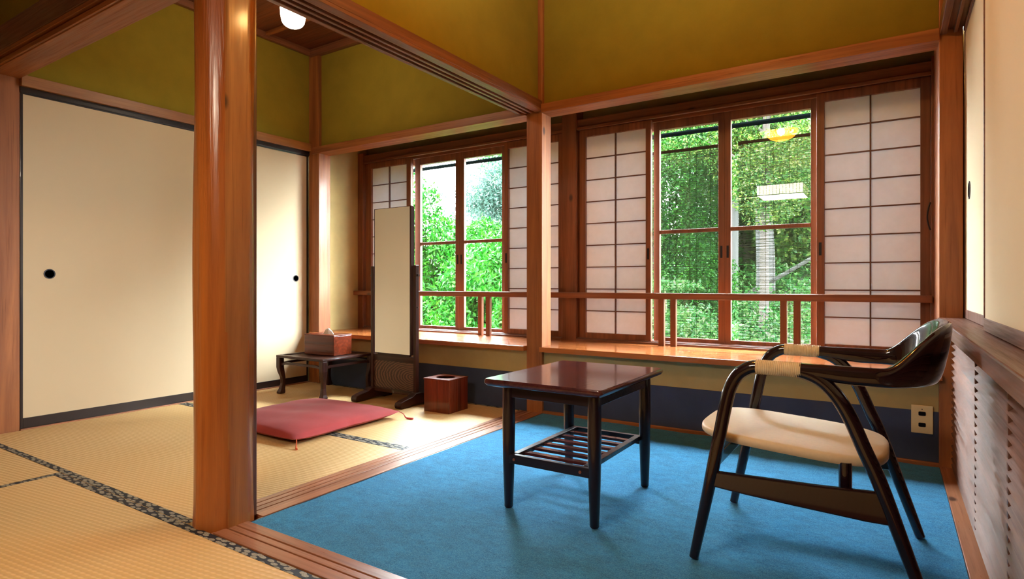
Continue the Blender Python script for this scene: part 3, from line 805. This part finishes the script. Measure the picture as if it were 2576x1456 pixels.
# small latch hanging on the right bay jamb
la = B().tube(smooth_path([(.158, 3.39, 1.13), (.150, 3.385, 1.10), (.146, 3.385, 1.06), (.152, 3.388, 1.02), (.158, 3.39, 1.0)], 5), .0035, 8).done('window_latch', M_iron, smooth=True)
tag(la, 'small dark curved latch hanging on the jamb right of the wide window', 'latch')

# ------------------------------------------------------------------ lamps
def m_emit(name, col, s):
    k = NM(name); k.b.inputs['Base Color'].default_value = S(col); k.b.inputs['Emission Color'].default_value = S(col); k.b.inputs['Emission Strength'].default_value = s
    k.b.inputs['Roughness'].default_value = .4; return k.m
gl = thing('ceiling_lamp', 'glowing white glass ceiling lamp in the small tatami room', 'lamp', (-2.80, 2.10, 2.54))
B().lathe([(.02, -.362), (.036, -.359), (.050, -.350), (.060, -.334), (.0665, -.30), (.068, -.27), (.067, -.235), (.062, -.205), (.052, -.185), (.05, -.178)], 0, 0, 40).done('lamp_shade', m_emit('lit_opal_glass', (255, 234, 202), 28.0), gl, smooth=True)
B().lathe([(.058, -.18), (.060, -.10), (.05, -.03), (.05, 0)], 0, 0, 32).done('lamp_holder', 'brown', gl, smooth=True)

pl = thing('pendant_lantern', 'square white paper pendant lantern hanging in the front room, reflected in the right sash', 'lamp', (-1.05, -.44, 1.76))
B().box(-.235, .235, -.235, .235, .0, .010).done('bottom_diffuser', m_emit('lit_lantern_bottom', (255, 236, 208), 38.0), pl)
B().box(-.238, .238, -.240, -.236, .0, .11).box(-.238, .238, .236, .240, .0, .11).box(-.240, -.236, -.236, .236, .0, .11).box(.236, .240, -.236, .236, .0, .11).done('paper_side', m_emit('lit_lantern_paper', (255, 234, 206), 12.0), pl)
b = B()
for s in (-1, 1):
    for i in range(15):
        q = -.24 + .48 * i / 14
        b.box(q - .0015, q + .0015, s * .2425 - .0015, s * .2425 + .0015, 0, .112); b.box(s * .2425 - .0015, s * .2425 + .0015, q - .0015, q + .0015, 0, .112)
b.box(-.244, .244, -.245, -.240, -.004, .004).box(-.244, .244, .240, .245, -.004, .004).box(-.245, -.240, -.24, .24, -.004, .004).box(.240, .245, -.24, .24, -.004, .004)
b.done('wood_grille', wood('lattice', 2), pl)
B().tube([(0, 0, .012), (0, 0, .77)], .004, 8).done('cord', M_black, pl)

bl = thing('bowl_pendant', 'amber glass bowl pendant lamp over the veranda carpet, reflected in the right sash', 'lamp', (-.76, 1.70, 1.93))
prof = [(.125 * math.sin(a), .085 - .085 * math.cos(a)) for a in [PI / 2 * i / 12 for i in range(1, 13)]]
rings = [(.002, 0)] + prof
ka = NM('amber_glass'); ka.b.inputs['Base Color'].default_value = S((250, 180, 60)); ka.b.inputs['Emission Color'].default_value = S((255, 176, 48)); ka.b.inputs['Emission Strength'].default_value = 14.0
ka.b.inputs['Roughness'].default_value = .2
kt = ka.n('BsdfTransparent'); kt.inputs['Color'].default_value = S((255, 236, 200)); kx = ka.n('MixShader'); kx.inputs[0].default_value = .45
ka.l(kt.outputs[0], kx.inputs[1]); ka.l(ka.b.outputs[0], kx.inputs[2]); ka.l(kx.outputs[0], ka.o.inputs[0])
B().lathe([(.002, 0)] + prof + [(p[0] * .97, p[1] * .97 + .004) for p in reversed(prof)] + [(.002, .004)], 0, 0, 40).done('glass_bowl', ka.m, bl, smooth=True)
B().lathe([(.004, .045), (.022, .055), (.030, .075), (.024, .098), (.012, .11)], 0, 0, 24).done('bulb', m_emit('lit_bulb', (255, 236, 206), 800.0), bl, smooth=True)
B().tube([(0, 0, .11), (0, 0, .60)], .004, 8).done('cord', M_black, bl)
for a in (0, 2.094, 4.189):
    B().tube([(.122 * math.cos(a), .122 * math.sin(a), .084), (0, 0, .22)], .0012, 6).done('suspension_wire', M_black, bl)

# ------------------------------------------------------------------ garden
M_bamboo = plain('dark_bamboo_pole', (3, 5, 5), 1.0, spec=0)
pole = B().tube([(-5.5, 4.1, 1.800), (1.6, 4.1, 1.800)], .016, 12).done('bamboo_pole', M_bamboo, smooth=True)
tag(pole, 'dark bamboo pole running outside above both windows', 'pole')
for px in (-5.4, 1.5):
    p_ = B().tube([(px, 4.1, -1.2), (px, 4.1, 1.79)], .02, 12).done('bamboo_support', M_bamboo, smooth=True)
    tag(p_, 'upright support of the bamboo pole, %s end outside' % ('left' if px < 0 else 'right'), 'pole')

def blind(x0, x1, ztop, label, cords):
    t = thing('bamboo_blind', label, 'bamboo blind', ((x0 + x1) / 2, 4.1, ztop))
    w_ = (x1 - x0) / 2
    B().box(-w_, w_, -.008, .008, -.018, .0).done('top_batten', plain('blind_batten', (7, 4, 3), 1.0, spec=0), t)
    n = 188; rr = random.Random(int(abs(x0 * 100)))
    b = B()
    for i in range(n):
        z = -.022 - i * .0078 + rr.uniform(-.0012, .0012); sk = rr.uniform(-.0015, .0015); h = rr.uniform(.0013, .0021)
        vs = [b.bm.verts.new(p) for p in ((-w_, -.001, z - h - sk), (w_, -.001, z - h + sk), (w_, -.001, z + h + sk), (-w_, -.001, z + h - sk), (-w_, .001, z - h - sk), (w_, .001, z - h + sk), (w_, .001, z + h + sk), (-w_, .001, z + h - sk))]
        for f in ((0, 1, 2, 3), (7, 6, 5, 4), (0, 4, 5, 1), (3, 2, 6, 7)): b.bm.faces.new([vs[q] for q in f])
    b.done('reeds', plain('blind_reed', (20, 25, 12), .9, spec=.05, noise=.4, nscale=8), t)
    b = B(); x = -w_ + .03; k_ = 0
    while x < w_:
        b.box(x - .001, x + .001, -.003, -.001, -1.5, -.018)
        x += .045 if k_ % 2 == 0 else .095; k_ += 1
    b.done('binding_threads', plain('blind_thread', (8, 8, 6), 1.0, spec=0), t)
    for cx_ in cords:
        B().tube([(cx_, 0, .0), (cx_ - .003, 0, .05), (cx_, 0, 1.800 - ztop - .012)], .0022, 6).done('hanging_cord', M_black, t)
    return t
blind(-1.62, -.905, 1.690, 'bamboo blind hanging outside the left sash of the wide window', (.33,))
blind(-.850, .02, 1.690, 'bamboo blind hanging outside the right sash of the wide window', (.16,))

def leaves(name, mat, clusters, n, size, parent=None, seed=0, aspect=.42, droop=0.3, ymin=None):
    """clusters: (cx,cy,cz,rx,ry,rz,weight) filled towards their surface with folded leaf blades"""
    rg = np.random.default_rng(seed)
    wts = np.array([c[6] for c in clusters], float); wts /= wts.sum()
    idx = rg.choice(len(clusters), n, p=wts)
    cl = np.array([c[:6] for c in clusters])[idx]
    d = rg.normal(size=(n, 3)); d /= np.linalg.norm(d, axis=1)[:, None]
    r = rg.uniform(.25, 1, n) ** .5
    P = cl[:, :3] + d * cl[:, 3:6] * r[:, None]
    ax = rg.normal(size=(n, 3)) + d * .6; ax[:, 2] -= droop; ax /= np.linalg.norm(ax, axis=1)[:, None]
    up = rg.normal(size=(n, 3)) * .7 + np.array([0, -.3, 1.0]); sd = np.cross(ax, up); sd /= np.linalg.norm(sd, axis=1)[:, None] + 1e-9
    nm = np.cross(sd, ax)
    L = size * rg.uniform(.6, 1.3, n)[:, None]; W = L * aspect * .5
    if ymin is not None: P[:, 1] = np.maximum(P[:, 1], ymin + .1 * rg.random(n))
    v = np.empty((n, 6, 3))
    v[:, 0] = P; v[:, 1] = P + ax * L * .45 + sd * W + nm * W * .35; v[:, 2] = P + ax * L
    v[:, 3] = P + ax * L * .45 - sd * W + nm * W * .35; v[:, 4] = P + ax * L * .45; v[:, 5] = v[:, 4]
    V = v[:, :5].reshape(-1, 3)
    base = (np.arange(n) * 5)[:, None]
    F = np.concatenate([base + np.array([0, 1, 4]), base + np.array([4, 1, 2]), base + np.array([0, 4, 3]), base + np.array([4, 2, 3])], axis=1).reshape(-1, 3)
    me = bpy.data.meshes.new(name); nf = len(F)
    me.vertices.add(len(V)); me.vertices.foreach_set('co', V.ravel())
    me.loops.add(nf * 3); me.loops.foreach_set('vertex_index', F.ravel().astype(np.int32))
    me.polygons.add(nf); me.polygons.foreach_set('loop_start', np.arange(0, nf * 3, 3, dtype=np.int32)); me.polygons.foreach_set('loop_total', np.full(nf, 3, dtype=np.int32))
    me.update(); me.validate()
    at = me.attributes.new('tone', 'FLOAT', 'POINT'); tone = np.repeat(rg.random(n), 5); at.data.foreach_set('value', tone.astype(np.float32))
    me.materials.append(mat)
    o = bpy.data.objects.new(name, me); C.objects.link(o)
    if parent: o.parent = parent
    return o

L_bush = m_leaf('glossy_bush_leaf', (0, 44, 5), (9, 67, 5), (35, 88, 12), 2.5, .3)
L_tree = m_leaf('forest_leaf', (2, 30, 4), (9, 48, 5), (30, 67, 12), .9, .35)
L_yel = m_leaf('yellow_green_leaf', (9, 39, 5), (26, 55, 11), (62, 74, 25), 1.2, .35)
L_fern = m_leaf('pale_fern_leaf', (7, 48, 11), (26, 67, 23), (58, 88, 40), 1.2, .3)
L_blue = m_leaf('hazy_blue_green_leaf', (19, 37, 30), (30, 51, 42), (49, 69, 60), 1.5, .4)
M_bark = plain('grey_bark', (38, 37, 32), .85, noise=.45, bump=.8, nscale=22)
M_barkd = plain('brown_bark', (38, 27, 15), .85, noise=.5, bump=.8, nscale=18)
M_stem = plain('green_stem', (70, 84, 40), .7)

def shrub(name, label, loc, clusters, n, size, mat, seed, aspect=.42, cat='shrub', group=None, stems=5):
    t = thing(name, label, cat, loc, group=group)
    leaves('foliage', mat, clusters, n, size, t, seed, aspect)
    b = B(); rr = random.Random(seed)
    for c in clusters[:stems]:
        b.tube(smooth_path([(0, 0, -.05), (c[0] * .4 + rr.uniform(-.1, .1), c[1] * .4, c[2] * .5), (c[0], c[1], c[2])], 5), [.03 - .022 * q / 10 for q in range(11)], 7)
    b.done('stems', M_stem, t, smooth=True)
    return t
GZ = -1.2
# leafy bush seen through the small window
rr = random.Random(11)
def blob(n, x0, x1, y0, y1, z0, z1, r0, r1):
    return [(rr.uniform(x0, x1), rr.uniform(y0, y1), rr.uniform(z0, z1), *(rr.uniform(r0, r1) for _ in range(3)), 1) for _ in range(n)]
shrub('garden_bush', 'dense bright green broad-leaved bush filling the left sash of the small window', (-4.85, 5.6, GZ),
      blob(44, -.7, .62, -.35, .6, .35, 2.50, .26, .42) + [(-.10, -.2, 2.72, .16, .2, .30, .9), (-.35, -.1, 2.75, .2, .2, .4, .9), (.25, 0, 2.5, .3, .2, .3, 1), (-.05, .1, 2.95, .13, .15, .28, .4), (-.30, .1, 3.15, .12, .15, .35, .35)], 76000, .062, L_bush, 21)
shrub('garden_bush', 'dense bright green broad-leaved bush filling the right sash of the small window', (-3.75, 5.7, GZ),
      blob(44, -.62, .8, -.35, .6, .35, 2.36, .26, .42) + [(.3, 0, 2.55, .25, .25, .3, .9), (-.3, 0, 2.5, .25, .2, .25, .9), (.6, .2, 2.7, .2, .2, .35, .6)], 76000, .062, L_bush, 22)

def tree(name, label, loc, h, r, clusters, n, size, lm, bm_, seed, aspect=.5, group=None, lean=(0, 0)):
    t = thing(name, label, 'tree', loc, group=group)
    b = B(); rq = random.Random(seed)
    pts = [(lean[0] * z / h + rq.uniform(-.02, .02) * (z > 0), lean[1] * z / h, z) for z in [h * i / 8 for i in range(9)]]
    b.tube(smooth_path(pts, 3), [r * (1.25 - .6 * i / 24) for i in range(25)], 14)
    for c in clusters[::3]:
        z0 = max(.3, c[2] - .6); b.tube(smooth_path([(lean[0] * z0 / h, lean[1] * z0 / h, z0), (c[0] * .5, c[1] * .5, (z0 + c[2]) / 2), (c[0], c[1], c[2])], 4), [r * .35 * (1 - .8 * q / 8) for q in range(9)], 6)
    b.done('trunk', bm_, t, smooth=True)
    leaves('foliage', lm, clusters, n, size, t, seed, aspect)
    return t
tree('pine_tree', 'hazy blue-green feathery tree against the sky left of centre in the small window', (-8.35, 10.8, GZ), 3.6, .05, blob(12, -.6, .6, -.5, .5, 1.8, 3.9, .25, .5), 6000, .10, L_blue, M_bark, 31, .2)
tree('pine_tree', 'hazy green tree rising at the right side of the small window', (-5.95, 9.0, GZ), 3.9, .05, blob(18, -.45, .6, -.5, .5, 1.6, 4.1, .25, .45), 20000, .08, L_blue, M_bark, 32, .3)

# wooded slope behind the wide window
gb = B(); NX, NY = 40, 40
def gz(x, y):
    s = max(0, (y - 5.2)); up = 1 / (1 + math.exp(-(x + 4.2) * 1.8))
    return GZ + up * min(3.2, .28 * s) + up * max(0, y - 13) * 1.0 + .12 * math.sin(x * 1.7) * math.sin(y * 1.3)
gv = [[gb.bm.verts.new((-14 + 24 * i / NX, 3.62 + 18 * j / NY, gz(-14 + 24 * i / NX, 3.62 + 18 * j / NY))) for i in range(NX + 1)] for j in range(NY + 1)]
for j in range(NY):
    for i in range(NX): gb.bm.faces.new((gv[j][i], gv[j][i + 1], gv[j + 1][i + 1], gv[j + 1][i]))
gm = plain('mossy_ground', (18, 28, 9), .95, noise=.5, bump=.8, nscale=3)
go = struct('ground', gb, gm, 'mossy wooded garden slope rising behind the wide window', 'ground', smooth=True)

# low undergrowth nobody could count
rg = np.random.default_rng(9); uc = []
for i in range(420):
    x = rg.uniform(-7, 4); y = rg.uniform(7.2, 17)
    uc.append((x, y, gz(x, y) + .18, .5, .5, .30, 1))
ug = leaves('undergrowth', L_fern, uc, 70000, .10, None, 77)
tag(ug, 'low green undergrowth covering the wooded slope', 'undergrowth', kind='stuff')
def at(x, y): return (x, y, gz(x, y) - .03)
G = 'trees on the wooded slope'
tree('maple_tree', 'leafy green tree filling the view through the left sash of the wide window', at(-3.0, 8.6), 4.8, .10, blob(34, -1.0, 1.1, -.9, .7, 1.0, 5.0, .4, .7), 80000, .05, L_tree, M_barkd, 41)
tree('maple_tree', 'bright yellow-green tree seen above the bamboo blinds in the right sash', at(-1.3, 7.8), 4.6, .05, blob(22, -.9, .9, -.5, .7, 2.3, 4.8, .35, .6), 52000, .042, L_yel, M_barkd, 42)
tree('cedar_tree', 'grey-barked tree with the palest thick trunk seen through the right bamboo blind', at(-1.75, 10.5), 6.5, .125, blob(18, -1.3, 1.0, -.4, .9, 2.3, 5.4, .4, .7), 26000, .06, L_tree, M_bark, 43)
tree('cedar_tree', 'slimmer grey trunk left of the palest trunk behind the right bamboo blind', at(-2.35, 10.9), 6.5, .08, blob(14, -1.3, 1.0, -.4, .9, 2.3, 5.0, .4, .7), 12000, .075, L_yel, M_bark, 44)
tree('cedar_tree', 'brown trunked tree at the right of the view through the wide window', at(-.70, 9.6), 6.5, .12, blob(18, -1.0, 1.0, -.4, .9, 2.2, 5.4, .4, .7), 15000, .075, L_yel, M_barkd, 45)
tree('cedar_tree', 'dark tree far back on the slope behind the left blind', at(-5.0, 12.4), 7.5, .16, blob(26, -1.8, 1.8, -.8, .8, .8, 7.0, .7, 1.1), 60000, .12, L_tree, M_barkd, 46)
tree('cedar_tree', 'dark tree far back on the slope behind the grey trunks', at(-2.6, 13.2), 7.5, .16, blob(28, -2.0, 2.0, -.8, .8, 1.2, 7.0, .7, 1.1), 60000, .12, L_tree, M_barkd, 47)
tree('cedar_tree', 'dark tree far back on the left of the wooded slope', at(-7.4, 14.2), 8.0, .16, blob(34, -2.3, 2.3, -.8, .8, .5, 7.6, .7, 1.2), 50000, .13, L_tree, M_barkd, 49)
tree('cedar_tree', 'dark tree far back on the slope behind the brown trunk', at(.2, 12.6), 7.5, .16, blob(28, -2.0, 2.0, -.8, .8, .8, 7.0, .7, 1.1), 60000, .12, L_yel, M_barkd, 48)
shrub('fern_bush', 'pale green ferny bush low in the left sash of the wide window', at(-1.95, 6.4), blob(16, -.6, .55, -.35, .5, .25, 1.15, .22, .36), 12000, .06, L_fern, 51)
shrub('fern_bush', 'pale green ferny bush low in the right sash of the wide window', at(-.95, 6.6), blob(18, -.6, .7, -.35, .5, .25, 1.10, .22, .38), 13000, .06, L_fern, 52)
shrub('fern_bush', 'mid green bush at the foot of the grey trunks', at(-1.6, 8.4), blob(16, -1.2, 1.2, -.35, .5, .15, .85, .25, .4), 9000, .07, L_fern, 53)
shrub('maple_sapling', 'small maple with pale layered leaves in front of the left blind view', at(-2.4, 7.0), [(.1, 0, 1.45, .45, .3, .06, 1), (-.2, .1, 1.25, .45, .3, .06, 1), (.25, -.1, 1.1, .4, .3, .05, 1), (0, 0, .9, .4, .3, .05, 1)], 3800, .055, L_fern, 54)
lg = B().tube(smooth_path([(-1.75, 9.2, .62), (-1.2, 9.0, .92), (-.5, 8.8, 1.35), (.1, 8.7, 1.75)], 6), [.035 - .02 * q / 18 for q in range(19)], 8).done('fallen_branch', M_bark, smooth=True)
tag(lg, 'slanting bare grey branch leaning among the trunks behind the right blind', 'branch')
